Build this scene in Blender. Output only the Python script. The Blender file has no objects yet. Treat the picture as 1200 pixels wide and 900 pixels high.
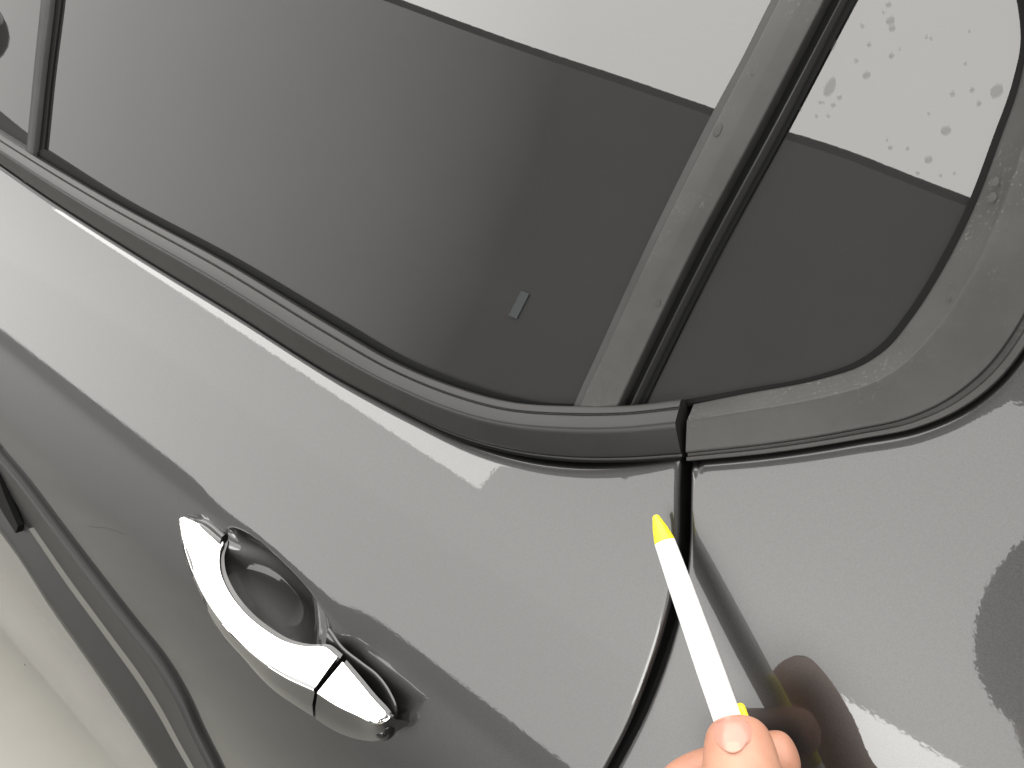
import bpy, bmesh, math, random
import numpy as np
from mathutils import Vector
from mathutils.bvhtree import BVHTree

random.seed(4)
rng = np.random.default_rng(4)
scene = bpy.context.scene
col = scene.collection

# ------------------------------------------------------------------ camera
# car axes: +X to the rear of the car, +Y into the car, +Z up, floor at z = 0
FPX = 970.0
_F = np.array([-1450.0, 720.0, -FPX])
_U = -np.array([-200.0, -(-1450.0 * -200.0 + FPX * FPX) / 720.0, -FPX])
_F /= np.linalg.norm(_F); _U /= np.linalg.norm(_U); _N = np.cross(_F, _U)
ROT = np.array([-_F, _N, _U])
def ray(px, py):
    d = ROT @ np.array([px - 600.0, 450.0 - py, -FPX]); return d / np.linalg.norm(d)
CAM = np.array([0, 0, 1.0]) - 0.42 * ray(800, 510)
cam = bpy.data.cameras.new('camera'); camo = bpy.data.objects.new('camera', cam); col.objects.link(camo)
from mathutils import Matrix
M4 = Matrix.Identity(4)
for r in range(3):
    for c in range(3): M4[r][c] = ROT[r][c]
    M4[r][3] = CAM[r]
camo.matrix_world = M4
cam.sensor_width = 36.0; cam.lens = 36.0 * FPX / 1200.0
cam.clip_start = 0.01; cam.clip_end = 100
scene.camera = camo

# ------------------------------------------------------------------ light
world = bpy.data.worlds.new('World'); scene.world = world; world.use_nodes = True
wb = world.node_tree.nodes['Background']; wb.inputs[0].default_value = (1.0, 0.985, 0.96, 1); wb.inputs[1].default_value = 0.19

def area(name, loc, size, radiance, rot, color):
    l = bpy.data.lights.new(name, 'AREA'); l.shape = 'RECTANGLE'; l.size, l.size_y = size
    l.energy = radiance * math.pi * size[0] * size[1]; l.color = color
    o = bpy.data.objects.new(name, l); col.objects.link(o); o.location = loc; o.rotation_euler = rot
    return o
WARM = (1.0, 0.985, 0.955)
# light wall opposite the car, a brighter strip above it, and the ceiling panel
area('wall_light', (-2.8, -3.0, 0.85), (11.6, 1.50), 3.0, (math.radians(90), 0, 0), WARM).data.spread = math.radians(162)
area('window_light', (0.9, -3.0, 1.81), (4.2, 0.42), 3.0, (math.radians(90), 0, 0), WARM).data.spread = math.radians(162)
area('strip_light', (-3.9, -2.98, 1.41), (4.3, 0.40), 4.6, (math.radians(90), math.radians(3.5), 0), WARM)
area('low_light', (0.75, -2.9, 0.80), (1.9, 0.62), 7.0, (math.radians(90), 0, 0), WARM)
area('ceiling_light', (-1.2, 0.25, 2.6), (6.4, 3.3), 3.6, (0, 0, math.radians(-9.0)), (1.0, 0.975, 0.94))
fe = area('far_end_light', (-6.0, -7.0, 4.9), (14.0, 6.4), 0.55, (math.radians(90), 0, math.radians(-90)), WARM)
fe.data.spread = math.radians(110)

vs = scene.view_settings
vs.view_transform = 'Standard'; vs.look = 'None'; vs.exposure = 0.12; vs.gamma = 1.0; vs.use_curve_mapping = False
scene.render.engine = 'CYCLES'
scene.cycles.use_denoising = True
scene.cycles.max_bounces = 8; scene.cycles.transparent_max_bounces = 12
scene.cycles.caustics_reflective = True

# ------------------------------------------------------------------ materials
def new_mat(name):
    m = bpy.data.materials.new(name); m.use_nodes = True
    nt = m.node_tree; return m, nt, nt.nodes['Principled BSDF']
def nd(nt, t, **kw):
    n = nt.nodes.new(t)
    for k, v in kw.items(): setattr(n, k, v)
    return n
def noise(nt, scale, detail=2, rough=0.5, vec=None):
    n = nd(nt, 'ShaderNodeTexNoise'); n.inputs['Scale'].default_value = scale
    n.inputs['Detail'].default_value = detail; n.inputs['Roughness'].default_value = rough
    if vec is None:
        tc = nd(nt, 'ShaderNodeTexCoord'); vec = tc.outputs['Object']
    nt.links.new(vec, n.inputs['Vector']); return n
def ramp(nt, fac, stops):
    r = nd(nt, 'ShaderNodeValToRGB'); e = r.color_ramp.elements
    while len(e) < len(stops): e.new(0.5)
    for i, (p, c) in enumerate(stops):
        e[i].position = p; e[i].color = (*c, 1) if len(c) == 3 else c
    nt.links.new(fac, r.inputs[0]); return r
def bump(nt, h, strength, dist, normal=None):
    b = nd(nt, 'ShaderNodeBump'); b.inputs['Strength'].default_value = strength; b.inputs['Distance'].default_value = dist
    nt.links.new(h, b.inputs['Height'])
    if normal: nt.links.new(normal, b.inputs['Normal'])
    return b
def plain(name, c, rough=0.5, metal=0.0, spec=0.5, **kw):
    m, nt, p = new_mat(name)
    p.inputs['Base Color'].default_value = (*c, 1); p.inputs['Roughness'].default_value = rough
    p.inputs['Metallic'].default_value = metal; p.inputs['Specular IOR Level'].default_value = spec
    return m, nt, p

# metallic grey paint: flakes under a clear coat with a little orange peel
PAINT, nt, p = plain('grey_metallic_paint', (.12, .118, .115), 0.45, 1.0)
n1 = noise(nt, 1500, 2); r1 = ramp(nt, n1.outputs['Fac'], [(.30, (.052, .052, .0515)), (.70, (.067, .0665, .066))])
nt.links.new(r1.outputs[0], p.inputs['Base Color'])
p.inputs['Coat Weight'].default_value = 1.0; p.inputs['Coat Roughness'].default_value = 0.022; p.inputs['Coat IOR'].default_value = 1.55
n2 = noise(nt, 500, 1); b2 = bump(nt, n2.outputs['Fac'], 0.05, 0.0001)
nt.links.new(b2.outputs[0], p.inputs['Coat Normal'])

# weathered black plastic
def plastic(name, base, rough, dust=0.0):
    m, nt, p = plain(name, base, rough, 0, .32)
    g = noise(nt, 1800, 2); w = noise(nt, 22, 5, .7)
    lo = tuple(c * .9 for c in base); hi = tuple(c * 1.12 + dust for c in base)
    r = ramp(nt, w.outputs['Fac'], [(.35, lo), (.7, hi)]); nt.links.new(r.outputs[0], p.inputs['Base Color'])
    rr = ramp(nt, w.outputs['Fac'], [(.3, (rough - .02,) * 3), (.7, (rough + .03,) * 3)]); nt.links.new(rr.outputs[0], p.inputs['Roughness'])
    b = bump(nt, g.outputs['Fac'], 0.12, 0.0003); nt.links.new(b.outputs[0], p.inputs['Normal'])
    return m
TRIM = plastic('black_trim', (.016, .0158, .0152), .36, .001)
WORN = plastic('weathered_black_trim', (.034, .0336, .032), .46, .004)
_nt = WORN.node_tree; _p = _nt.nodes['Principled BSDF']
sp = noise(_nt, 520, 3, .7); sr = ramp(_nt, sp.outputs['Fac'], [(.58, (0,) * 3), (.68, (1,) * 3)])
ar = noise(_nt, 26, 3); arr = ramp(_nt, ar.outputs['Fac'], [(.50, (0,) * 3), (.66, (.5,) * 3)])
mm = nd(_nt, 'ShaderNodeMath', operation='MULTIPLY'); _nt.links.new(sr.outputs[0], mm.inputs[0]); _nt.links.new(arr.outputs[0], mm.inputs[1])
mc_ = nd(_nt, 'ShaderNodeMix', data_type='RGBA'); _nt.links.new(mm.outputs[0], mc_.inputs['Factor']); _nt.links.new(_p.inputs['Base Color'].links[0].from_socket, mc_.inputs['A']); mc_.inputs['B'].default_value = (.14, .137, .128, 1); _nt.links.new(mc_.outputs['Result'], _p.inputs['Base Color'])
CLAD = plastic('side_moulding_plastic', (.013, .013, .0125), .5, .001)
LEDGE = plastic('dull_black_trim', (.026, .025, .024), .5, .004)
RUBBER, nt, p = plain('black_rubber', (.003, .003, .003), .6, 0, .12)
SEAL, nt, p = plain('satin_rubber_seal', (.02, .02, .02), .3, 0, .5)
CHROME, nt, p = plain('chrome', (.93, .93, .92), .04, 1.0)
DARK, nt, p = plain('dark_cavity', (.008, .008, .008), .6, 0, .2)
GLOSSB, nt, p = plain('gloss_black', (.008, .008, .009), .08)
CABIN, nt, p = plain('cabin_lining', (.03, .03, .03), .8)
SEATM, nt, p = plain('seat_cloth', (.05, .05, .05), .9)
PATCHM, nt, p = plain('bluish_patch', (.005, .008, .009), .6)

# privacy glass
GLASS = bpy.data.materials.new('privacy_glass'); GLASS.use_nodes = True
nt = GLASS.node_tree; nt.nodes.clear()
out = nd(nt, 'ShaderNodeOutputMaterial'); mx = nd(nt, 'ShaderNodeMixShader'); fr = nd(nt, 'ShaderNodeFresnel'); fr.inputs[0].default_value = 1.95
tr = nd(nt, 'ShaderNodeBsdfTransparent'); tr.inputs[0].default_value = (.16, .17, .17, 1)
gl = nd(nt, 'ShaderNodeBsdfGlossy'); gl.inputs['Roughness'].default_value = 0.012; gl.inputs[0].default_value = (1, 1, 1, 1)
gn = noise(nt, 260, 1); gb = bump(nt, gn.outputs['Fac'], 0.01, 0.0001)
gw = noise(nt, 9, 1); gb2 = bump(nt, gw.outputs['Fac'], 1.0, 0.00006, gb.outputs[0]); nt.links.new(gb2.outputs[0], gl.inputs['Normal'])
df = nd(nt, 'ShaderNodeBsdfDiffuse'); df.inputs[0].default_value = (.06, .06, .058, 1)   # thin film of dust
dm = nd(nt, 'ShaderNodeMixShader'); dn = noise(nt, 14, 5, .65)
dr = ramp(nt, dn.outputs['Fac'], [(.25, (.30,) * 3), (.8, (.36,) * 3)])
nt.links.new(dr.outputs[0], dm.inputs[0]); nt.links.new(tr.outputs[0], dm.inputs[1]); nt.links.new(df.outputs[0], dm.inputs[2])
nt.links.new(fr.outputs[0], mx.inputs[0]); nt.links.new(dm.outputs[0], mx.inputs[1]); nt.links.new(gl.outputs[0], mx.inputs[2])
nt.links.new(mx.outputs[0], out.inputs[0])

# dried water spots
DROP = bpy.data.materials.new('water_drop'); DROP.use_nodes = True
p = DROP.node_tree.nodes['Principled BSDF']; p.inputs['Base Color'].default_value = (.035, .035, .033, 1); p.inputs['Roughness'].default_value = .35
p.inputs['Alpha'].default_value = 0.21

STAIN, nt, p = plain('damp_spot', (.024, .0235, .0225), .42)
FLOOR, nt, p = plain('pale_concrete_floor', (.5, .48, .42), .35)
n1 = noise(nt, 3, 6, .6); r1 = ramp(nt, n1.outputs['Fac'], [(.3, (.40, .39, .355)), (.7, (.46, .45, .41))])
# floor colour darkens away from the car so the door reflects a dark band
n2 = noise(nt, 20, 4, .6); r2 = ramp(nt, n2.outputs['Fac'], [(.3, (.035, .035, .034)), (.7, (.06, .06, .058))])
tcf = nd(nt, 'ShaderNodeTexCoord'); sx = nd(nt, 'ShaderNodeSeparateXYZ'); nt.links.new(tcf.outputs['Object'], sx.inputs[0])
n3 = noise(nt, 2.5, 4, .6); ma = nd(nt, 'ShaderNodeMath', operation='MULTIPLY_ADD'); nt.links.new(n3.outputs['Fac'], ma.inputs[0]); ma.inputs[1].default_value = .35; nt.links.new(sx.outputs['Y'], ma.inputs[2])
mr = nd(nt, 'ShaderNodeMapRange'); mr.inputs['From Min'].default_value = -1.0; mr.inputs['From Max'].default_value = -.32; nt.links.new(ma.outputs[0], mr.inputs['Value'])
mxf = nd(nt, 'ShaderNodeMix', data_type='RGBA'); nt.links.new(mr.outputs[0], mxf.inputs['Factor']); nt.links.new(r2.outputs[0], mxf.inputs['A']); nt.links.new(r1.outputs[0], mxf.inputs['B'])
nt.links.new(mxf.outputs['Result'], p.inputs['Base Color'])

WHITEP, nt, p = plain('white_pen_plastic', (.86, .86, .85), .25)
YELLOW, nt, p = plain('yellow_pen_plastic', (.80, .72, .03), .3)
SKIN, nt, p = plain('skin', (.60, .34, .24), .45)
p.inputs['Subsurface Weight'].default_value = .25; p.inputs['Subsurface Radius'].default_value = (.008, .003, .0015); p.inputs['Subsurface Scale'].default_value = .6
n1 = noise(nt, 60, 4, .6); r1 = ramp(nt, n1.outputs['Fac'], [(.3, (.44, .21, .14)), (.7, (.50, .265, .18))]); nt.links.new(r1.outputs[0], p.inputs['Base Color'])
v = nd(nt, 'ShaderNodeTexVoronoi'); v.inputs['Scale'].default_value = 900
tc = nd(nt, 'ShaderNodeTexCoord'); nt.links.new(tc.outputs['Object'], v.inputs['Vector'])
b = bump(nt, v.outputs['Distance'], .15, .0004); nt.links.new(b.outputs[0], p.inputs['Normal'])
NAIL, nt, p = plain('thumb_nail', (.47, .235, .18), .2)
LUNULA, nt, p = plain('nail_moon', (.50, .275, .21), .25)
CLOTH, nt, p = plain('dark_sleeve_cloth', (.02, .02, .024), .9)

# ------------------------------------------------------------------ body surface  y = S(x, z)
ZT = [.05, .20, .40, .55, .65, .75, .80, .84, .87, .90, .94, 1.0, 1.2, 1.5]
AT = [-16, -14, -8, 0, 6, 14, 20, 21.5, 20.5, 21.5, 24, 25, 28, 40.]
ZG = np.linspace(.05, 1.6, 1551)
_a = np.interp(ZG, ZT, AT); _k = np.ones(31) / 31; _a = np.convolve(np.pad(_a, 15, 'edge'), _k, 'valid')
YG = np.concatenate([[0], np.cumsum(np.tan(np.radians((_a[1:] + _a[:-1]) / 2)) * (ZG[1] - ZG[0]))])
YG -= np.interp(1.0, ZG, YG)
# haunch behind the door: flares a little less inward than the glass
ZQ = [.05, .20, .40, .55, .65, .75, .80, .84, .88, .93, 1.0, 1.1, 1.2, 1.6]
AQ = [-16, -14, -8, 0, 6, 14, 20, 21.5, 22.5, 23.5, 22, 19, 18, 18.]
_a = np.interp(ZG, ZQ, AQ); _a = np.convolve(np.pad(_a, 15, 'edge'), _k, 'valid')
YQ = np.concatenate([[0], np.cumsum(np.tan(np.radians((_a[1:] + _a[:-1]) / 2)) * (ZG[1] - ZG[0]))])
YQ += np.interp(.86, ZG, YG) - np.interp(.86, ZG, YQ)
def S(x, z): return np.interp(z, ZG, YG)
def SQ(x, z): return np.interp(z, ZG, YQ)
def hit(px, py, h=0.0, surf=None):
    """point of the surface (raised h off it) that the camera ray of a photo point meets"""
    surf = surf or S
    d = ray(px, py); ss = np.linspace(.05, 5.0, 500); P = CAM + ss[:, None] * d
    g = P[:, 1] - surf(P[:, 0], P[:, 2]) + h
    i = int(np.argmax(g > 0)); lo, hi = ss[i - 1], ss[i]
    for _ in range(30):
        m = (lo + hi) / 2; q = CAM + m * d
        if q[1] - surf(q[0], q[2]) + h > 0: hi = m
        else: lo = m
    return CAM + hi * d
def nrm(P, surf=None):
    surf = surf or S
    P = np.atleast_2d(P); e = 1e-3
    gz = (surf(P[:, 0], P[:, 2] + e) - surf(P[:, 0], P[:, 2] - e)) / (2 * e)
    gx = (surf(P[:, 0] + e, P[:, 2]) - surf(P[:, 0] - e, P[:, 2])) / (2 * e)
    n = np.stack([gx, -np.ones(len(P)), gz], 1); return n / np.linalg.norm(n, axis=1)[:, None]

def resample(pts, n, smooth=True):
    pts = np.array(pts, float)
    if smooth and len(pts) > 2:
        Q = []
        ext = np.vstack([2 * pts[0] - pts[1], pts, 2 * pts[-1] - pts[-2]])
        for i in range(1, len(ext) - 2):
            p0, p1, p2, p3 = ext[i - 1:i + 3]
            d1 = max(np.linalg.norm(p2 - p1), 1e-9); d0 = max(np.linalg.norm(p1 - p0), 1e-9); d2 = max(np.linalg.norm(p3 - p2), 1e-9)
            m1 = (p2 - p1) / d1 * d0 / (d0 + d1) + (p1 - p0) / d0 * d1 / (d0 + d1)
            m2 = (p2 - p1) / d1 * d2 / (d1 + d2) + (p3 - p2) / d2 * d1 / (d1 + d2)
            m1, m2 = m1 * d1, m2 * d1
            for t in np.linspace(0, 1, 16, endpoint=False):
                Q.append((2*t**3-3*t**2+1)*p1 + (t**3-2*t**2+t)*m1 + (-2*t**3+3*t**2)*p2 + (t**3-t**2)*m2)
        Q.append(pts[-1]); pts = np.array(Q)
    s = np.concatenate([[0], np.cumsum(np.linalg.norm(np.diff(pts, axis=0), axis=1))])
    t = np.linspace(0, s[-1], n)
    return np.stack([np.interp(t, s, pts[:, k]) for k in range(pts.shape[1])], 1)
def on(pxs, h=0.0, surf=None):
    hs = h if hasattr(h, '__len__') else [h] * len(pxs)
    return np.array([hit(p[0], p[1], hh, surf) for p, hh in zip(pxs, hs)])

# ------------------------------------------------------------------ mesh helpers
def empty(name, loc, label, cat, group=None):
    o = bpy.data.objects.new(name, None); col.objects.link(o); o.location = loc
    o['label'] = label; o['category'] = cat
    if group: o['group'] = group
    return o
def link(name, me, mat, parent, sharp=35):
    me.materials.append(mat)
    for p in me.polygons: p.use_smooth = True
    try: me.set_sharp_from_angle(angle=math.radians(sharp))
    except Exception: pass
    o = bpy.data.objects.new(name, me); col.objects.link(o)
    if parent is not None:
        o.parent = parent; o.matrix_parent_inverse = parent_inv(parent)
    return o
def world_of(p):
    m = Matrix.Translation(p.location)
    return m if p.parent is None else world_of(p.parent) @ p.matrix_parent_inverse @ m
def parent_inv(p): return world_of(p).inverted()
def mesh(name, v, f, mat, parent, sharp=35):
    me = bpy.data.meshes.new(name); me.from_pydata([tuple(map(float, a)) for a in v], [], [tuple(map(int, a)) for a in f]); me.validate()
    bm = bmesh.new(); bm.from_mesh(me); bmesh.ops.recalc_face_normals(bm, faces=bm.faces); bm.to_mesh(me); bm.free()
    return link(name, me, mat, parent, sharp)
def grid_faces(n, m, close=False, off=0):
    f = []
    for i in range(n - 1):
        for j in range(m if close else m - 1):
            k = (j + 1) % m
            f.append((off + i*m + j, off + i*m + k, off + (i+1)*m + k, off + (i+1)*m + j))
    return f
def grid(name, G, mat, parent, close=False, caps=False, sharp=35):
    G = np.array(G); n, m, _ = G.shape
    f = grid_faces(n, m, close)
    if caps: f += [tuple(range(m)), tuple((n - 1) * m + j for j in range(m))]
    return mesh(name, G.reshape(-1, 3), f, mat, parent, sharp)
def ribbon(name, L, R, profile, mat, parent, n=80, surf=None, smooth=True, ends=True, sharp=35, extend=None):
    """strip between two photo curves lying on the body; profile = (across 0..1, height off it) all round"""
    L3 = on(resample(L, n, smooth), 0, surf); R3 = on(resample(R, n, smooth), 0, surf)
    sf = surf or S
    if extend:
        for s, dist in extend:
            k = 0 if s < 0 else -1; k2 = 3 if s < 0 else -4
            dL = L3[k] - L3[k2]; dR = R3[k] - R3[k2]; mdir = (dL / np.linalg.norm(dL) + dR / np.linalg.norm(dR)); mdir /= np.linalg.norm(mdir)
            nl, nr = L3[k] + mdir * dist, R3[k] + mdir * dist
            nl[1] = sf(nl[0], nl[2]); nr[1] = sf(nr[0], nr[2])
            if s < 0: L3 = np.vstack([nl, L3]); R3 = np.vstack([nr, R3])
            else: L3 = np.vstack([L3, nl]); R3 = np.vstack([R3, nr])
    G = []
    for i in range(len(L3)):
        row = []
        for u, h in profile:
            q = L3[i] * (1 - u) + R3[i] * u; q[1] = sf(q[0], q[2])
            row.append(q + nrm(q, sf)[0] * h)
        G.append(row)
    return grid(name, G, mat, parent, caps=ends, sharp=sharp, close=ends)
def rounded(pts, r=.15, k=4):
    """round the inner corners of a profile polyline; r as share of the shorter leg"""
    out = [pts[0]]
    for i in range(1, len(pts) - 1):
        a, b, c = map(np.array, (pts[i - 1], pts[i], pts[i + 1])); q0 = b + (a - b) * r; q1 = b + (c - b) * r
        for t in np.linspace(0, 1, k): out.append(tuple((1-t)**2*q0 + 2*t*(1-t)*b + t*t*q1))
    out.append(pts[-1]); return out

# ------------------------------------------------------------------ floor
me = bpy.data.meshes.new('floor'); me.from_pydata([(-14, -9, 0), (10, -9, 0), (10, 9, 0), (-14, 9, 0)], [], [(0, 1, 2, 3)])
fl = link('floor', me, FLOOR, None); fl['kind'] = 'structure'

bmv = [(x, y, z) for x in (-3.4, 3.4) for y in (-1.678, -1.652) for z in (2.588, 2.604)]  # unseen dark bar added beside the ceiling light to edge its reflection dark
me = bpy.data.meshes.new('reflection_rim_bar'); me.from_pydata(bmv, [], [(0, 1, 3, 2), (4, 6, 7, 5), (0, 4, 5, 1), (2, 3, 7, 6), (0, 2, 6, 4), (1, 5, 7, 3)])
cb = link('reflection_rim_bar', me, RUBBER, None); cb['kind'] = 'structure'; cb.location = (-1.2, .25, 0); cb.rotation_euler = (0, 0, math.radians(-9.0))

# ------------------------------------------------------------------ the car
car = empty('car', (0, 0, 0), 'dark grey metallic car, its rear door and quarter window filling the picture', 'car')

# photo curves of the trim lines
GLASS_B = [(48, 173), (133, 227), (263, 297), (400, 378), (467, 417), (533, 445), (600, 465), (633, 471), (673, 473)]
MOULD_T = [(-60, 118), (38, 180), (133, 236), (263, 306), (400, 388), (467, 426), (533, 453), (600, 471), (673, 476), (740, 475), (801, 468)]
MOULD_B = [(-90, 135), (0, 193), (53, 230), (163, 300), (267, 363), (400, 446), (467, 481), (533, 512), (600, 531), (667, 540), (733, 541), (801, 537)]
GAP_L = [(797, 537), (795, 580), (794, 640), (790, 680), (778, 735), (757, 800), (735, 855), (712, 900), (690, 940), (664, 990)]
GAP_R = [(808, 541), (806, 580), (804, 640), (800, 680), (789, 735), (769, 800), (746, 855), (722, 900), (700, 940), (674, 990)]
QTRIM_O = [(804, 541), (900, 532), (1000, 517), (1083, 500), (1133, 477), (1167, 450), (1200, 410), (1225, 370), (1245, 320), (1262, 250)]
QTRIM_I = [(800, 468), (867, 456), (967, 436), (1000, 424), (1033, 401), (1060, 368), (1100, 304), (1135, 234), (1163, 160), (1187, 92), (1196, 50), (1194, 0), (1182, -50)]

def xz_func(pxs, surf=None, n=60):
    P = on(resample(pxs, n), 0, surf); o = np.argsort(P[:, 0]); return P[o, 0], P[o, 2]
mbx, mbz = xz_func(MOULD_B)
_sl = (mbz[6] - mbz[0]) / (mbx[6] - mbx[0])
def TZ(x): return np.where(x < mbx[0], mbz[0] + (x - mbx[0]) * _sl * .5, np.interp(x, mbx, mbz))
gl = on(resample(GAP_L, 60)); gr = on(resample(GAP_R, 60))
def gap_fn(g):
    o = np.argsort(g[:, 2]); zz, xx = g[o, 2], g[o, 0]; s0 = (xx[8] - xx[0]) / (zz[8] - zz[0])
    return lambda z: np.where(z < zz[0], xx[0] + np.clip(z - zz[0], -.14, 0) * s0 * .9, np.interp(z, zz, xx))
XGL, XGR = gap_fn(gl), gap_fn(gr)

# ---- handle bowl in the door skin: local axes along / across the handle
hb0 = hit(240, 650, 0); hb1 = hit(400, 765, 0)
RIM = [(262, 640), (264, 622), (275, 615), (287, 620), (315, 643), (347, 675), (372, 708), (386, 738), (384, 756)]
rim3 = on(resample(RIM, 60))
bc = (hb0 + hb1) / 2
ax = (hit(386, 752) - hit(262, 628)); ax[1] = 0; LA = np.linalg.norm(ax); ax /= LA
bx = np.array([-ax[2], 0, ax[0]])                                   # across, upwards
ra = (rim3 - hit(262, 628)) @ ax; rb = (rim3 - hit(262, 628)) @ bx
ACEN = LA / 2; BMAX = rb.max(); A_R = LA / 2 * 1.02
bowl_o = hit(262, 628)
def bowl(x, z):
    a = (x - bowl_o[0]) * ax[0] + (z - bowl_o[2]) * ax[2]; b = (x - bowl_o[0]) * bx[0] + (z - bowl_o[2]) * bx[2]
    half_up = BMAX; half_dn = .042
    u = (a - ACEN) / A_R; sb = np.clip((b + .02) / .04, 0, 1); sb = sb * sb * (3 - 2 * sb); w = b / (half_dn + (half_up - half_dn) * sb)
    q = np.sqrt(np.abs(u) ** 2.4 + np.abs(w) ** 2.0)
    t = np.clip((1.0 - q) / 1.0, 0, 1)
    tt = np.clip(t / .5, 0, 1); d = .030 * np.sin(np.pi / 2 * t) * (.80 - .62 * np.tanh(w))
    d = d - .00028 * np.exp(-(np.maximum(q - 1, 0) / .75) ** 2)
    return d
hx0, hx1 = hit(205, 600)[0] - .01, hit(470, 860)[0] + .02
hz0, hz1 = bowl_o[2] - .07, bowl_o[2] + .03

def roll(d, r):
    d = np.clip(d, 0, r); return r - np.sqrt(np.maximum(r * r - (r - d) ** 2, 0))

def skin(name, xl, xr_fn, ztop_fn, zb, surf, parent, xs_fine=None, zs_fine=None, left_fn=None, rt=.0045, rs=.003, use_bowl=False, top_right=None):
    e = np.array([0, .0004, .001, .0018, .0028, .004, .006, .009, .014, .02])
    zt_ref = float(ztop_fn(np.array([0.0]))[0]) if top_right is None else top_right
    xr = float(xr_fn(np.array([zt_ref]))[()] if np.ndim(xr_fn(np.array([zt_ref]))) == 0 else xr_fn(np.array([zt_ref]))[0])
    W = xr - xl
    cx = list(np.arange(xl + .03, xr - .03, .006)) + list(xr - e) + list(xl + e)
    if xs_fine: cx = [c for c in cx if not (xs_fine[0] < c < xs_fine[1])] + list(np.arange(*xs_fine, .0008))
    cx = np.unique(np.round(cx, 5)); s = (cx - xl) / W
    H = zt_ref - zb
    rows = list(np.arange(.03, H, .006)) + list(e) + [H]
    if zs_fine:
        a, b = zt_ref - zs_fine[1], zt_ref - zs_fine[0]
        rows = [c for c in rows if not (a < c < b)] + list(np.arange(a, b, .0008))
    rows = np.unique(np.round(rows, 5)); v = rows / H
    G = np.zeros((len(v) + 1, len(s) + 2, 3))
    ztop = ztop_fn(cx) + .0016
    for i, vv in enumerate(v):
        d = rows[i]
        z = ztop - d if d <= .02 else ztop - .02 - (ztop - .02 - zb) * (d - .02) / (H - .02)
        xrr = xr_fn(z); xll = left_fn(z) if left_fn is not None else np.full_like(z, xl)
        x = xll + (xrr - xll) * s
        y = surf(x, z)
        if use_bowl: y = y + bowl(x, z)
        off = roll(np.full_like(x, d), rt) + roll(xrr - x, rs) + (roll(x - xll, rs) if left_fn is not None else 0)
        y = y + off
        G[i + 1, 1:-1] = np.stack([x, y, z], 1)
        G[i + 1, 0] = G[i + 1, 1] + [0, .016, 0]; G[i + 1, -1] = G[i + 1, -2] + [0, .016, 0]
    G[0] = G[1] + np.array([0, .012, -.001])
    return grid(name, G, PAINT, parent, sharp=50)

FRONT_X = hit(38, 180)[0] - .14
def lg(z): return np.full_like(z, FRONT_X) + (z - .96) * -.02
def lg2(z): return lg(z) - .005
door = skin('rear_door', FRONT_X, XGL, TZ, .55, S, car, xs_fine=(hx0, hx1), zs_fine=(hz0 - .03, hz1 + .05), left_fn=lg, use_bowl=True, top_right=float(mbz[-1]))
skin('front_door', -1.75, lg2, TZ, .55, S, car, top_right=float(TZ(np.array([FRONT_X]))[0]))

SG = []
for z, dy in [(.64, .03), (.64, .004), (.60, .004), (.55, .004), (.50, .004), (.44, .004), (.38, .004), (.32, .004), (.26, .008), (.22, .016), (.19, .03), (.17, .05), (.165, .12)]:
    SG.append([[x, S(x, z) + dy, z] for x in np.linspace(-1.75, .02, 60)])
grid('sill', SG, PAINT, car, sharp=60)
# ---- rear quarter panel under the rising trim
qx, qz = xz_func(QTRIM_O, SQ)
qP = on(resample(QTRIM_O, 90), 0, SQ)
def quarter_panel():
    e = np.array([0, .0004, .001, .0018, .0028, .004, .006, .009, .014, .02])
    n = len(qP)
    top = np.vstack([qP])                                           # along the trim, from the gap to the pillar
    cen = np.array([.95, 0, .36])
    far = []
    # columns run from the trim edge outward/down; left border follows the shut line
    m = 60; G = []
    zl = np.linspace(qP[0, 2], .36, m)
    left = np.stack([XGR(zl), 0 * zl, zl], 1)
    cols = []
    for i in range(n):
        t = i / (n - 1)
        start = top[i]
        # end point slides along bottom and right side of the modelled area
        L = .55 + .6
        q = t * L
        xb = float(XGR(np.array([.36]))[0])
        end = np.array([xb + min(q, .55) / .55 * (.62 - xb), 0, .36]) if q <= .55 else np.array([.62, 0, .36 + (q - .55) / .6 * (qP[-1, 2] - .36)])
        cols.append((start, end))
    wts = np.concatenate([e[:-1] / 1.0, np.linspace(.02, 1, m) ** 1.0])
    for i, (a, b) in enumerate(cols):
        Lc = np.hypot(b[0] - a[0], b[2] - a[2])
        row = []
        for k, w in enumerate(wts):
            d = w if k < len(e) - 1 else .02 + (Lc - .02) * (w - .02) / .98
            f = d / Lc
            x = a[0] + (b[0] - a[0]) * f; z = a[2] + (b[2] - a[2]) * f
            if i == 0: x = float(XGR(np.array([z]))[0])
            else:
                xg = float(XGR(np.array([z]))[0]); x0 = cols[0][0][0] + (cols[0][1][0] - cols[0][0][0]) * f
                x += (xg - x0) * max(0, 1 - i / 30.)
            row.append([x, 0, z, d])
        G.append(row)
    G = np.array(G)
    # extra columns close to the shut line for a rolled edge
    base = G[0].copy(); nxt = G[1].copy(); extra = []
    for d in e[1:6]:
        r = base.copy(); r[:, 0] += d; extra.append(r)
    G = np.concatenate([G[:1], np.array(extra), G[2:]])
    for i in range(len(G)):
        x, z, d = G[i, :, 0], G[i, :, 2], G[i, :, 3]
        y = SQ(x, z) + roll(d, .005)
        if i < 6: y = y + roll(np.full_like(x, 0 if i == 0 else e[i]), .0035)
        G[i, :, 1] = y
    V = G[:, :, :3]
    fl1 = V[:1].copy(); fl1[:, :, 1] += .016; V = np.concatenate([fl1, V])
    fl2 = V[:, :1].copy(); fl2[:, :, 1] += .016; V = np.concatenate([fl2, V], 1)
    return grid('quarter_panel', V, PAINT, car, sharp=50)
quarter_panel()
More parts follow.
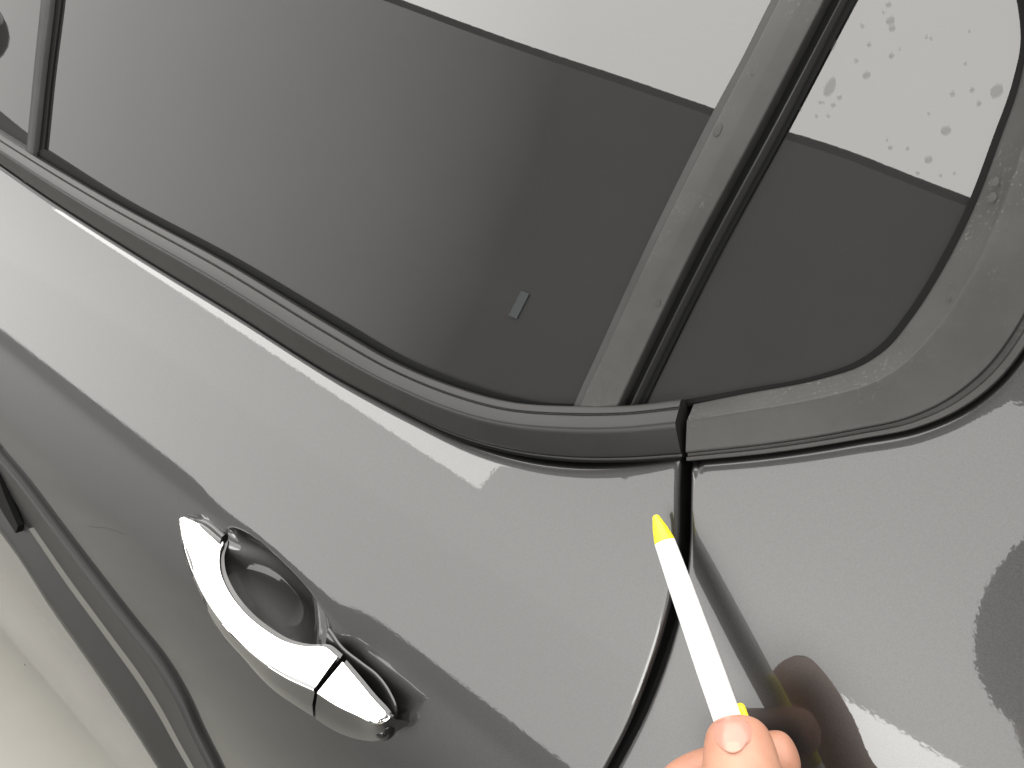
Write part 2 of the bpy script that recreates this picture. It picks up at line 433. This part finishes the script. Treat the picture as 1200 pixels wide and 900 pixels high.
# dark channel behind the shut lines
ribbon('shut_line_channel', [(p[0] - 12, p[1]) for p in [(803, 462)] + GAP_L], [(p[0] + 12, p[1]) for p in [(806, 462)] + GAP_R], [(0, -.014), (0, -.013), (1, -.013), (1, -.014)], RUBBER, car, n=40)

# ---- rear door glass
BAR_L = [(663, 500), (673, 473), (700, 413), (750, 303), (800, 200), (835, 131), (870, 66), (903, 0), (930, -50)]
def poly_panel(name, left, right, mat, parent, h, n=50, m=40, surf=None, warp=None):
    Lr, Rr = resample(left, n), resample(right, n)
    sf = surf or S; G = []
    for i in range(n):
        a, b = hit(*Lr[i], 0, sf), hit(*Rr[i], 0, sf); row = []
        for t in np.linspace(0, 1, m):
            q = a * (1 - t) + b * t; q[1] = sf(q[0], q[2]) + (warp(q[0], q[2]) if warp else 0); row.append(q + nrm(q, sf)[0] * h)
        G.append(row)
    G = np.array(G)
    return grid(name, G, mat, parent)
rear_window = poly_panel('rear_window', [(28, 222), (45, 90), (66, -20), (110, -260)], [(690, 545), (760, 320), (850, 130), (965, -70), (1050, -190)], GLASS, car, -.005, warp=lambda x, z: (z - 1.15) * math.tan(math.radians(.14)) * math.exp(-((x + .19) / .07) ** 2))

# ---- belt moulding, seals
ribbon('window_seal', GLASS_B, MOULD_T[1:9], [(0, -.006), (0, -.002), (1.1, -.002), (1.1, -.006)], RUBBER, car, n=70)
prof = rounded([(.0, -.010), (.0, .0035), (.13, .0062), (.145, .0052), (.165, .0052), (.18, .0068), (.42, .0118), (.91, .0040), (.925, .0022), (1.0, .0020), (1.0, -.010)], .18, 4)
belt = ribbon('belt_moulding', MOULD_T, MOULD_B, prof, TRIM, car, n=120, extend=[(-1, .03)])
ribbon('moulding_lip', [(p[0], p[1] - 1.5) for p in MOULD_B[1:]], [(p[0], p[1] + 1.2) for p in MOULD_B[1:]], [(0, -.004), (0, .0036), (.6, .0032), (1, .0006), (1, -.004)], RUBBER, belt, n=110)
# front door moulding, further left
ribbon('belt_moulding', [(-190, 31), (-120, 78), (-75, 108)], [(-220, 52), (-150, 97), (-107, 124)], prof, TRIM, car, n=20, smooth=False, extend=[(-1, .45)])

# ---- bar between door glass and quarter glass
REC_L = [(720, 487), (728, 470), (813, 293), (900, 130), (967, 0), (992, -50)]
SEAL_L = [(730, 487), (738, 470), (823, 297), (911, 132), (981, 0), (1007, -50)]
LINE_L = [(739, 487), (747, 470), (832, 299), (914, 148), (990, 0), (1017, -50)]
LINE_R = [(745, 487), (753, 470), (838, 299), (921, 146), (998, 0), (1025, -50)]
FL_R = [(671, 500), (681, 473), (709, 413), (760, 303), (811, 200), (846, 131), (880, 66), (914, 0), (941, -50)]
bar = ribbon('window_bar', FL_R, REC_L, rounded([(0, -.008), (0, .0015), (.55, .0030), (1, .0015), (1, -.010)], .12, 4), WORN, car, n=60)
ribbon('glass_run', BAR_L, [(p[0] + 1, p[1]) for p in FL_R], [(0, -.008), (0, -.0005), (1, .0003), (1, -.008)], LEDGE, bar, n=60)
ribbon('recess', REC_L, SEAL_L, [(-.3, -.0085), (-.2, -.007), (1.2, -.007), (1.3, -.0085)], RUBBER, bar, n=60)
ribbon('quarter_seal', SEAL_L, LINE_L, rounded([(0, -.009), (0, -.003), (.5, .0012), (1, -.003), (1, -.009)], .3, 5), SEAL, bar, n=60)
ribbon('quarter_seal_edge', LINE_L, LINE_R, [(-.1, -.009), (0, -.0042), (1, -.0042), (1, -.009)], RUBBER, bar, n=60)

# ---- quarter window and its trim
QI = QTRIM_I
poly_panel('quarter_window', [(738, 500), (753, 470), (838, 299), (926, 138), (998, 0), (1025, -55), (1090, -190)], [(790, 478), (867, 460), (1000, 430), (1064, 372), (1104, 308), (1139, 238), (1167, 162), (1191, 92), (1200, 50), (1198, 0), (1186, -55), (1140, -190)], GLASS, car, -.006, n=70, warp=lambda x, z: -(z - 1.13) * math.tan(math.radians(.25)) * math.exp(-((x - .015) / .04) ** 2))
quarter_window = [o for o in car.children if o.name.startswith('quarter_window')][0]
QS_R = [(p[0] + a, p[1] + b) for p, (a, b) in zip(QI, [(0, 5), (1, 6), (2, 6), (4, 6), (6, 6), (7, 5), (8, 4), (8, 3), (8, 3), (8, 1), (7, 0), (7, 0), (7, 0)])]
ribbon('quarter_window_seal', QI, QS_R, [(-.1, -.009), (-.05, -.003), (1.1, -.003), (1.2, -.009)], RUBBER, car, n=120)
def mixribbon(name, L, R, profile, mat, parent, n=120, sharp=35):
    L3 = on(resample(L, n), 0, S); R3 = on(resample(R, n), 0, SQ); G = []
    for i in range(n):
        row = []; nn = (nrm(L3[i], S)[0] + nrm(R3[i], SQ)[0]); nn /= np.linalg.norm(nn)
        for u, h in profile: row.append(L3[i] * (1 - u) + R3[i] * u + nn * h)
        G.append(row)
    return grid(name, G, mat, parent, close=True, caps=True, sharp=sharp)
qi2 = [(808, 474)] + QS_R[1:]
# pair the two long edges by hand so that the strip turns the corner evenly
TI = [(812, 473), (867, 462), (967, 442), (1004, 430), (1039, 407), (1067, 373), (1108, 308), (1143, 237), (1171, 163), (1195, 93), (1203, 50), (1201, 0), (1189, -50)]
TO = [(806, 541), (900, 532), (1010, 515), (1075, 502), (1125, 481), (1165, 452), (1213, 390), (1250, 300), (1275, 210), (1290, 120), (1293, 60), (1290, 0), (1280, -50)]
qprof = rounded([(.0, -.012), (.0, -.0015), (.26, .0050), (.30, .0062), (.84, .0040), (.86, .0008), (.91, .0008), (.925, .0026), (.99, .0018), (1.0, -.012)], .15, 4)
qtrim = mixribbon('quarter_trim', TI, TO, qprof, WORN, car, n=140)

# ---- pillar between front and rear door glass
PL = [(24, 215), (29, 172), (37, 86), (45.5, 0), (50, -60)]
PA = [(28, 215), (33, 172), (41, 86), (49.5, 0), (54, -60)]
PB = [(37, 215), (42, 172), (51, 86), (61, 0), (66, -60)]
PR = [(43, 215), (48, 173), (57, 86), (68, 0), (74, -60)]
pillar = ribbon('door_pillar', PA, PB, rounded([(0, -.008), (0, .002), (.5, .0028), (1, .002), (1, -.008)], .2, 3), LEDGE, car, n=30)
ribbon('pillar_seal', PL, PA, [(0, -.012), (0, -.003), (1, -.003), (1, -.012)], RUBBER, pillar, n=30)
ribbon('pillar_seal', PB, PR, [(0, -.012), (0, -.003), (1, -.003), (1, -.012)], RUBBER, pillar, n=30)

def world_strip(name, x0, x1, z0, z1, h, mat, parent, nx=40, nz=24):
    G = []
    for z in np.linspace(z0, z1, nz):
        row = []
        for x in np.linspace(x0, x1, nx):
            q = np.array([x, S(x, z), z]); row.append(q + nrm(q)[0] * h)
        G.append(row)
    return grid(name, G, mat, parent)
world_strip('front_window', -1.7, hit(30, 172)[0] + .004, .95, 1.29, -.005, GLASS, car)
# roof edge and roof above the picture
ztop = 1.27
G = []
for z in np.linspace(ztop, 1.46, 16):
    G.append([[x, S(x, z) - .002, z] for x in np.linspace(-1.75, .62, 20)])
for y, z in ((.36, 1.485), (.6, 1.50), (1.2, 1.50)):
    G.append([[x, y, z] for x in np.linspace(-1.75, .62, 20)])
grid('roof', G, PAINT, car)

# ---- cabin behind the glass
def box(name, lo, hi, mat, parent, bev=.0):
    bm = bmesh.new(); bmesh.ops.create_cube(bm, size=1)
    for v in bm.verts:
        v.co = Vector([lo[k] + (hi[k] - lo[k]) * (v.co[k] + .5) for k in range(3)])
    if bev: bmesh.ops.bevel(bm, geom=bm.edges[:], offset=bev, segments=3, affect='EDGES', profile=.6)
    me = bpy.data.meshes.new(name); bm.to_mesh(me); bm.free(); return link(name, me, mat, parent)
cabin = box('cabin_lining', (-1.74, .16, .40), (.60, 1.25, .94), CABIN, car, .02)
box('cabin_lining', (-1.74, 1.20, .94), (.60, 1.25, 1.49), CABIN, car)
box('cabin_lining', (.56, .16, .94), (.60, 1.2, 1.49), CABIN, car)
box('cabin_lining', (-1.74, .16, .94), (-1.70, 1.2, 1.49), CABIN, car)
sb = box('rear_seat', (-.28, .22, .94), (-.08, 1.1, 1.14), SEATM, car, .04)
box('head_restraint', (-.22, .30, 1.16), (-.12, .56, 1.34), SEATM, sb, .03)
# door card below the glass inside
world_strip('door_card', -1.7, .5, .93, .985, -.035, CABIN, car)
# small flat bluish rectangle set just in front of the glass
q = hit(608, 357, -.0042)
tx = np.array([1, 0, 0]); n_ = nrm(hit(608, 357))[0]; tu = np.cross(n_, tx); tu = tu if tu[2] > 0 else -tu
tu = tu + .12 * tx; tu /= np.linalg.norm(tu)
wv, hv = .0029, .008
def quad(c): return [c - tx*wv - tu*hv, c + tx*wv - tu*hv, c + tx*wv + tu*hv, c - tx*wv + tu*hv]
mesh('window_patch', quad(q) + quad(q - n_ * .0012), [(0, 1, 2, 3), (4, 5, 6, 7), (0, 1, 5, 4), (1, 2, 6, 5), (2, 3, 7, 6), (3, 0, 4, 7)], PATCHM, car)

# ---- door mirror far left
def ellipsoid(name, c, r, mat, parent, tilt=0.0, power=2.6):
    G = []
    for i in range(17):
        th = math.pi * i / 16; row = []
        for j in range(28):
            ph = 2 * math.pi * j / 28
            sx, sy, sz = math.sin(th) * math.cos(ph), math.sin(th) * math.sin(ph), math.cos(th)
            f = (abs(sx) ** power + abs(sy) ** power + abs(sz) ** power) ** (-1 / power)
            row.append([c[0] + sx * f * r[0] + sz * tilt, c[1] + sy * f * r[1], c[2] + sz * f * r[2]])
        G.append(row)
    return grid(name, G, mat, parent, close=True)

mc = np.array([-1.52, -.152, 1.165])
mir = ellipsoid('door_mirror', mc, (.06, .10, .075), GLOSSB, car)
ellipsoid('mirror_arm', mc + np.array([.0, .12, -.035]), (.03, .07, .018), RUBBER, mir)
# ---- side moulding low on the door
CL_U = [(-40, 470), (0, 526), (27, 558), (67, 611), (111, 669), (156, 727), (191, 771), (218, 816), (236, 856), (258, 900), (280, 950)]
CL_L = [(-40, 555), (0, 612), (27, 648), (67, 710), (111, 772), (156, 839), (176, 870), (186, 886), (193, 897), (199, 907), (225, 950)]
cprof = rounded([(0, -.012), (0, .004), (.05, .0062), (.10, .0050), (.50, -.0010), (.56, .0005), (.80, .0085), (.85, .0092), (.88, .0084), (.99, .0064), (1.0, -.012)], .16, 4)
clad = ribbon('side_moulding', CL_U[1:], CL_L[1:], cprof, CLAD, car, n=90, extend=[(1, .16)])
ribbon('moulding_gap', [(-10, 520), (0, 543), (14, 580), (29, 614)], [(-16, 545), (0, 566), (14, 596), (30, 621)], [(0, .001), (0, .0062), (1, .0090), (1, .001)], RUBBER, clad, n=20, smooth=False)
ribbon('side_moulding', [(-150, 320), (-80, 415), (-3, 522)], [(-150, 400), (-80, 497), (-3, 607)], cprof, CLAD, car, n=20, smooth=False, extend=[(-1, .5)])

# ---- door handle
handle = empty('door_handle', tuple(hit(300, 720)), '', ''); del handle['label'], handle['category']
handle.parent = car; handle.matrix_parent_inverse = parent_inv(car)
OUT = [(210, 608), (215.6, 640), (226, 672), (244, 708), (272.5, 745), (308, 777), (340, 797), (367, 809)]
INN = [(216, 605.6), (237, 615.6), (262, 634), (257.6, 653), (259, 671), (267, 690), (287, 717), (312, 738), (336.5, 752), (358, 757), (382, 758), (396, 769)]
SKT = [(211, 612), (219, 658), (233, 689), (251, 731), (287, 774), (322, 810), (345, 826), (367, 840)]
def hout(t): return .012 + .022 * min(1, t / .5) ** .9
def hinn(t): return .003 + .017 * min(1, t / .35) ** .9 - .010 * max(0, (t - .75) / .25) ** 1.5
N = 90; TILT = 67.0
def bar_piece(face_name, body_name, O, I, K, ho, hi, hk, n, thick, parent, round_end=False):
    o_, i_, s_ = resample(O, n), resample(I, n), resample(K, n)
    face = []; body = []; hb_ = []
    for k in range(n):
        t = k / (n - 1); a = hit(*o_[k], ho(t)); lo_, hi_ = .0005, ho(t)
        for _ in range(18):
            hm = (lo_ + hi_) / 2; dv = hit(*i_[k], hm) - a
            if math.degrees(math.atan2(dv[1], dv[2])) > TILT + 10 * (1 - t) ** 2: lo_ = hm
            else: hi_ = hm
        hb_.append(hm)
    w_ = max(3, n // 8) | 1; hb_ = np.convolve(np.pad(hb_, w_ // 2, 'edge'), np.ones(w_) / w_, 'valid')
    for k in range(n):
        t = k / (n - 1); dr = .0035 * max(0, (t - .86) / .14) ** 2 if round_end else 0
        a = hit(*o_[k], ho(t) - dr); b = hit(*i_[k], min(hb_[k], ho(t) - dr))
        nd_ = nrm((a + b) / 2)[0]
        inw = b - a; w = np.linalg.norm(inw); inw /= w
        ax_ = hit(*o_[min(k + 6, n - 1)], ho(min(1, t + 6 / n))) - hit(*o_[max(k - 6, 0)], ho(max(0, t - 6 / n))); ax_ /= np.linalg.norm(ax_)
        fn = np.cross(ax_, inw); fn = fn if fn @ nd_ > 0 else -fn; fn /= np.linalg.norm(fn)
        c = hit(*s_[k], hk(t))
        face.append([a - fn * .0025 + inw * .0006, a - fn * .0003, a + fn * .0003 + inw * .0006] + [a + inw * w * u + fn * .0016 * (1 - (2 * u - 1) ** 2) * .22 for u in (.12, .3, .5, .7, .88)] + [b + fn * .0002 - inw * .0005, b - fn * .0004, b - fn * .0025 - inw * .0006])
        th = thick(t); back = b - nd_ * th
        mid = (a + c) / 2; out = np.cross(ax_, c - a); out /= max(np.linalg.norm(out), 1e-9); out = out if out @ nd_ > 0 else -out
        body.append([a - fn * .0012, a - fn * .0016 + (c - a) * .05, mid + out * .0008, c, c - nd_ * .003 + inw * .002, c - nd_ * min(.012, hk(t)) + inw * .008, back - inw * .003, back, b - fn * .0030, b - fn * .0012 - inw * .0003])
    g = grid(body_name, body, PAINT, parent, close=True, caps=True, sharp=50)
    grid(face_name, face, CHROME, g, close=True, caps=True, sharp=50)
    return g
grip = bar_piece('chrome_strip', 'grip', OUT, INN, SKT, hout, hinn, lambda t: hout(t) - .004 - .004 * t, N, lambda t: .003 + .001 * min(1, t * 3), handle)
# end cap
CO = [(371.5, 812), (393, 826), (420, 839), (438, 847.5), (447, 849)]
CI = [(402, 775), (419, 795), (438, 818), (451, 832), (457.5, 841)]
CS = [(370, 842.5), (393, 857), (422, 867), (443, 868), (456, 863)]
cap = bar_piece('chrome_cover', 'end_cap', CO, CI, CS, lambda t: .034 - .010 * t, lambda t: .010 - .002 * t, lambda t: .026 - .014 * t, 30, lambda t: .003, handle, True)
# rounded nose of the cap
nose = ellipsoid('cap_nose', hit(450.5, 852, .011), (.0075, .0075, .007), GLOSSB, cap, power=2.2)
# plates the handle sits on
def plate(name, L, R, hl, hr, mat, parent, n=40):
    l_, r_ = resample(L, n), resample(R, n); G = []
    for k in range(n):
        a, b = hit(*l_[k], 0), hit(*r_[k], 0); row = []
        for u, h in [(0, -.006), (0, hl - .0006), (.05, hl), (.4, hl), (.75, hl * .85), (.93, hl * .5), (1, 0.0), (1, -.006)]:
            q = a * (1 - u) + b * u; q[1] = S(q[0], q[2]); row.append(q + nrm(q)[0] * h)
        G.append(row)
    return grid(name, G, mat, parent, close=True, caps=True, sharp=50)
plate('base_plate', [(384.5, 757), (402, 775), (422, 797), (442, 822), (459, 846)], [(386, 735), (402, 757), (424, 775), (443, 790), (458, 811), (466, 833), (464, 848)], .0022, .0006, PAINT, handle)
plate('base_plate', [(215, 607), (237, 619), (263, 637)], [(220, 603), (245, 610), (265, 626)], .004, .0012, PAINT, handle)

# ---- water spots
def drop(name, px, py, r, h, parent, surf=None, off=0.0, stretch=1.0, mat=DROP):
    c = hit(px, py, off, surf); n = nrm(c, surf)[0]; t = np.array([1.0, 0, 0]); t -= n * (t @ n); t /= np.linalg.norm(t); u = np.cross(n, t)
    V = [c + n * h]; Fc = []
    m = 12; jit = 1 + .12 * rng.standard_normal(m) * .5
    for ri, hh in ((.55, .80), (.85, .45), (1.0, 0)):
        for j in range(m):
            a = 2 * math.pi * j / m; V.append(c + n * h * hh + (t * math.cos(a) + u * math.sin(a) * stretch) * r * ri * jit[j])
    for j in range(m):
        k = (j + 1) % m; Fc.append((0, 1 + j, 1 + k))
        for q in range(2): Fc.append((1 + q*m + j, 1 + (q+1)*m + j, 1 + (q+1)*m + k, 1 + q*m + k))
    return mesh(name, V, Fc, mat, parent, 60)
spots = [(1043, 23, 4.2, 1), (1045, 32, 3.2, 1), (1010, 29, 2, 1), (1035, 13, 1.5, 1), (1041, 4, 2.6, 1), (1018, 51, 2.2, 1), (974, 51, 4.2, 1.6), (1044, 64, 2.8, 1), (1003, 70, 2, 1), (1015, 87, 3.8, 1),
         (972, 101, 5.0, 2.0), (983, 113, 2.5, 1), (958, 81, 2.2, 1), (976, 122, 2.4, 1), (960, 119, 1.6, 1), (964, 119, 1.4, 1), (937, 127, 1.7, 1), (956, 135, 1.9, 1), (970, 135, 1.8, 1), (920, 150, 2.6, 1.5),
         (1085, 42, 1.5, 1), (1091, 44, 1.4, 1), (1054, 56, 1.2, 1), (1131, 73, 1.6, 1), (1116, 109, 2.4, 1), (1139, 104, 2.4, 1), (1168, 105, 5.5, 1.3), (1147, 120, 2.4, 1), (1088, 132, 1.3, 1), (1108, 152, 4.5, 1.1),
         (1043, 172, 2.3, 1), (1063, 173, 1.8, 1), (1039, 163, 1.3, 1), (1088, 186, 3.8, 1), (1075, 202, 2, 1), (1102, 205, 1.4, 1), (1118, 202, 1.4, 1), (1136, 35, 1.3, 1)]
for px, py, r, st in spots:
    c = hit(px, py); d_ = np.linalg.norm(c - CAM)
    drop('water_spot', px, py, r * d_ / FPX, .00008, quarter_window, off=-.0055, stretch=st)

for px, py, r, st in [(885, 81, 4, 1.8), (841, 152, 4, 1.8), (771, 355, 3, 1.2)]:
    drop('water_spot', px, py, r * .45 / FPX, .00003, bar, off=.0028, stretch=st, mat=STAIN)
for px, py, r, st in [(1143, 314, 3.2, 1.2), (1142, 332, 2.4, 1), (1154, 338, 2.8, 1), (1114, 333, 1.8, 1), (1111, 350, 2, 1), (1143, 389, 4.5, 2.2), (1166, 213, 3.5, 1.4), (1163, 231, 3.8, 1.3), (1192, 218, 2.4, 1)]:
    drop('water_spot', px, py, r * .40 / FPX, .00003, qtrim, off=.0075, stretch=st, mat=STAIN)
ribbon('scratch', [(103, 616.6), (125, 618.6), (147, 626.5)], [(103, 617.6), (125, 619.8), (147, 627.4)], [(0, -.0006), (0, .0001), (1, .0001), (1, -.0006)], STAIN, door, n=12)
ribbon('scratch', [(326, 812), (330, 822), (334, 831)], [(328, 812), (331.5, 822), (335, 830)], [(0, -.0006), (0, .0001), (1, .0001), (1, -.0006)], STAIN, door, n=8)
drop('stone_chip', 29, 779, .0022, .0004, car, off=-.0036, mat=STAIN)
# ---- pen
penA = hit(768, 604, .012); penB = hit(856, 852, .031)
axis = penB - penA; Lp = np.linalg.norm(axis); axis /= Lp
def px_r(P, px): return px * float(np.dot(P - CAM, -(ROT @ np.array([0, 0, 1.0])))) / FPX
up = np.array([0, -1.0, .3]); s1 = np.cross(axis, up); s1 /= np.linalg.norm(s1); s2 = np.cross(s1, axis)
def lathe(name, prof, mat, parent, m=28):
    G = []
    for d, r in prof:
        G.append([penA + axis * d + (s1 * math.cos(a) + s2 * math.sin(a)) * r for a in np.linspace(0, 2 * math.pi, m, endpoint=False)])
    return grid(name, G, mat, parent, close=True, caps=True)
rt, rc, rm = px_r(penA, 4.8), px_r(penA, 12.2), px_r(penB, 17.0)
dc = Lp * .135
pen = empty('pen', tuple(penA), 'white ballpoint pen with yellow tip and clip, held against the door shut line', 'pen')
lathe('pen_tip', [(0.0, rt * .55), (.0006, rt * .85), (.0016, rt), (dc * .5, (rt + rc) * .52), (dc, rc), (dc + .001, rc * .9)], YELLOW, pen)
lathe('barrel', [(dc + .0003, rc * .93), (dc + .0004, rc), (Lp * .35, rc + (rm - rc) * .45), (Lp * .75, rm * .98), (Lp * 1.55, rm), (Lp * 1.56, rm * .8)], WHITEP, pen)
cl0 = penA + axis * Lp * .925
rightv = ROT @ np.array([1.0, 0, 0]); rightv -= axis * (rightv @ axis); rightv /= np.linalg.norm(rightv)
fwd = np.cross(rightv, axis)
G = []
for d, w, h in [(-.0008, .3, .4), (-.0002, .75, .75), (.001, 1, 1), (.004, 1.05, 1), (.045, 1.05, 1), (.046, .8, .8)]:
    c = cl0 + axis * d + rightv * (rm * 1.12); row = []
    for j in range(16):
        a = 2 * math.pi * j / 16; row.append(c + rightv * math.cos(a) * .0022 * h + fwd * math.sin(a) * .0032 * w)
    G.append(row)
grid('clip', G, YELLOW, pen, close=True, caps=True)

# ---- hand
def at(px, py, dist): return CAM + ray(px, py) * dist
dp = np.linalg.norm(penB - CAM)
hand_root = empty('person', tuple(at(880, 1010, dp)), 'person holding the white and yellow pen between thumb and forefinger', 'person')
joints = {}
def J(n, p, r): joints[n] = (np.array(p), r)
kpx = dp / FPX
J('palm', at(905, 1120, dp - .012), .026)
J('wrist', at(965, 1330, dp - .03), .025)
J('fore', np.array([.22, -.36, .68]), .034)
J('elbow', np.array([.34, -.60, .60]), .042)
J('shoulder', np.array([0.47, -0.95, 0.86]), .062)
J('chest', np.array([0.58, -1.02, 0.85]), .105)
J('neck', np.array([0.42, -0.97, 0.985]), .052)
J('jaw', np.array([0.29, -0.91, 1.095]), .066)
J('head', np.array([0.252, -0.885, 1.165]), .088)
J('crown', np.array([0.257, -0.9, 1.22]), .068)
J('shoulderb', np.array([0.66, -1.12, 0.95]), .062)
J('elbowb', np.array([0.6, -0.8, 0.9]), .042)
J('wristb', np.array([0.4, -0.66, 1.02]), .026)
J('handb', np.array([0.315, -0.62, 1.08]), .032)
J('belly', np.array([0.66, -1.06, 0.68]), .12)
J('pelvis', np.array([0.7, -1.1, 0.56]), .125)
for sd_, kx in (('l', .58), ('r', .84)):
    J('hip' + sd_, np.array([kx + .02, -1.05, .50]), .085); J('knee' + sd_, np.array([kx, -.76, .47]), .062)
    J('ankle' + sd_, np.array([kx, -1.0, .10]), .04); J('foot' + sd_, np.array([kx, -.86, .045]), .042)
J('t1', at(887, 1040, dp - .022), .019)
J('t2', at(876, 985, dp - .027), 45 * kpx)
J('t25', at(871, 922, dp - .0235), 42 * kpx)
J('t3', at(866, 872, dp - .0200), 37.5 * kpx)
J('t4', at(860, 838, dp - .0165), 27 * kpx)
J('i1', at(815, 1060, dp + .000), .018)
J('i2', at(788, 955, dp + .008), .0150)
J('i3', at(800, 918, dp + .011), .0140)
J('i4', at(850, 902, dp + .0125), .0122)
J('i5', at(908, 888, dp + .0112), .0125)
J('i6', at(937, 880, dp + .0098), .0105)
edges = [('palm', 'wrist'), ('wrist', 'fore'), ('fore', 'elbow'), ('elbow', 'shoulder'), ('shoulder', 'chest'), ('chest', 'neck'), ('neck', 'jaw'), ('jaw', 'head'), ('head', 'crown'), ('chest', 'shoulderb'), ('shoulderb', 'elbowb'), ('elbowb', 'wristb'), ('wristb', 'handb'), ('chest', 'belly'), ('belly', 'pelvis'), ('pelvis', 'hipl'), ('hipl', 'kneel'), ('kneel', 'anklel'), ('anklel', 'footl'), ('pelvis', 'hipr'), ('hipr', 'kneer'), ('kneer', 'ankler'), ('ankler', 'footr'), ('palm', 't1'), ('t1', 't2'), ('t2', 't25'), ('t25', 't3'), ('t3', 't4'), ('palm', 'i1'), ('i1', 'i2'), ('i2', 'i3'), ('i3', 'i4'), ('i4', 'i5'), ('i5', 'i6')]
for fi, (ox, dd) in enumerate(((845, .018), (880, .026), (915, .030))):       # other fingers folded below the frame
    J(f'm{fi}a', at(ox, 1085 + fi * 22, dp + dd * .5), .016); J(f'm{fi}b', at(ox - 25, 1000 + fi * 30, dp + dd + .012), .0125)
    J(f'm{fi}c', at(ox + 30, 975 + fi * 30, dp + dd + .016), .0115); J(f'm{fi}d', at(ox + 60, 1000 + fi * 30, dp + dd + .004), .0105)
    edges += [('palm', f'm{fi}a'), (f'm{fi}a', f'm{fi}b'), (f'm{fi}b', f'm{fi}c'), (f'm{fi}c', f'm{fi}d')]
names = list(joints)
me = bpy.data.meshes.new('body'); me.from_pydata([tuple(joints[n][0]) for n in names], [(names.index(a), names.index(b)) for a, b in edges], [])
ho = bpy.data.objects.new('body', me); col.objects.link(ho); ho.parent = hand_root; ho.matrix_parent_inverse = parent_inv(hand_root)
md = ho.modifiers.new('skin', 'SKIN'); md.use_smooth_shade = True
for i, n in enumerate(names):
    me.skin_vertices[0].data[i].radius = (joints[n][1],) * 2; me.skin_vertices[0].data[i].use_root = (n == 'pelvis')
sd = ho.modifiers.new('subdivision', 'SUBSURF'); sd.levels = 3; sd.render_levels = 3; me.name = 'body'
me.materials.append(SKIN)
bpy.context.view_layer.update()
dg = bpy.context.evaluated_depsgraph_get(); ev = ho.evaluated_get(dg)
m2 = bpy.data.meshes.new_from_object(ev); m2.name = 'body'
ho.modifiers.clear(); ho.data = m2
if not m2.materials: m2.materials.append(SKIN)
for p in m2.polygons: p.use_smooth = True
bvh = BVHTree.FromPolygons([v.co.copy() for v in m2.vertices], [tuple(p.vertices) for p in m2.polygons])
inv = ho.matrix_parent_inverse  # mesh coordinates are world coordinates here
def on_hand(px, py, lift):
    d = Vector(ray(px, py)); loc, n, _, dist = bvh.ray_cast(Vector(CAM), d)
    if loc is None: return None
    return np.array(loc) - np.array(d) * lift
# thumb nail: a curved shell laid on the back of the thumb
def nail_patch(name, rows, mat, lift, m=15):
    G = []
    for (y, xl, xr, sag) in rows:
        row = []
        for t in np.linspace(0, 1, m):
            x = xl + (xr - xl) * t; yy = y + sag * (2 * t - 1) ** 2
            e = abs(2 * t - 1); p = on_hand(x, yy, lift * (1 - .75 * e ** 4))
            if p is None: p = at(x, yy, dp - .03)
            row.append(p)
        G.append(row)
    return grid(name, G, mat, hand_root, sharp=60)
nail = nail_patch('nail', [(839.5, 846, 872, 4), (841.5, 840, 877.5, 5), (848, 836.5, 880.5, 4), (858, 836, 881, 2), (868, 837.5, 880, -1), (876, 840, 877, -5), (882, 844, 873, -8)], NAIL, .0012)
nail_patch('nail_moon', [(869, 848, 870, 2), (873, 845, 873, 1), (878, 844.5, 873, -3), (881, 846, 871.5, -6)], LUNULA, .0013)
# clothing: sleeves, top and trousers follow the limbs
def clothing(name, chain, mat):
    ns = []
    for a_, b_ in chain:
        for q_ in (a_, b_):
            if q_[0] not in [n_[0] for n_ in ns]: ns.append(q_)
    idx = {n_[0]: i for i, n_ in enumerate(ns)}
    me = bpy.data.meshes.new(name); me.from_pydata([tuple(joints[n_[0]][0]) for n_ in ns], [(idx[a_[0]], idx[b_[0]]) for a_, b_ in chain], [])
    o = bpy.data.objects.new(name, me); col.objects.link(o); o.parent = hand_root; o.matrix_parent_inverse = parent_inv(hand_root)
    m_ = o.modifiers.new('skin', 'SKIN'); m_.use_smooth_shade = True
    for i, n_ in enumerate(ns):
        me.skin_vertices[0].data[i].radius = (joints[n_[0]][1] + n_[1],) * 2; me.skin_vertices[0].data[i].use_root = (i == 0)
    o.modifiers.new('subdivision', 'SUBSURF').render_levels = 2
    me.materials.append(mat); return o
c_ = lambda n, e=.014: (n, e)
clothing('jumper', [(c_('belly'), c_('chest', .02)), (c_('chest', .02), c_('shoulder')), (c_('shoulder'), c_('elbow', .012)), (c_('elbow', .012), c_('fore', .010)),
                    (c_('chest', .02), c_('shoulderb')), (c_('shoulderb'), c_('elbowb', .012)), (c_('elbowb', .012), c_('wristb', .010)), (c_('belly'), c_('pelvis'))], CLOTH)
clothing('trousers', [(c_('pelvis', .018), c_('hipl')), (c_('hipl'), c_('kneel')), (c_('kneel'), c_('anklel')), (c_('pelvis', .018), c_('hipr')), (c_('hipr'), c_('kneer')), (c_('kneer'), c_('ankler'))], CLOTH)
ellipsoid('dark_head_shell', np.array([.256, -.885, 1.17]), (.098, .125, .115), CLOTH, hand_root, power=2.0)  # dark shell added over the unseen head to darken its reflection
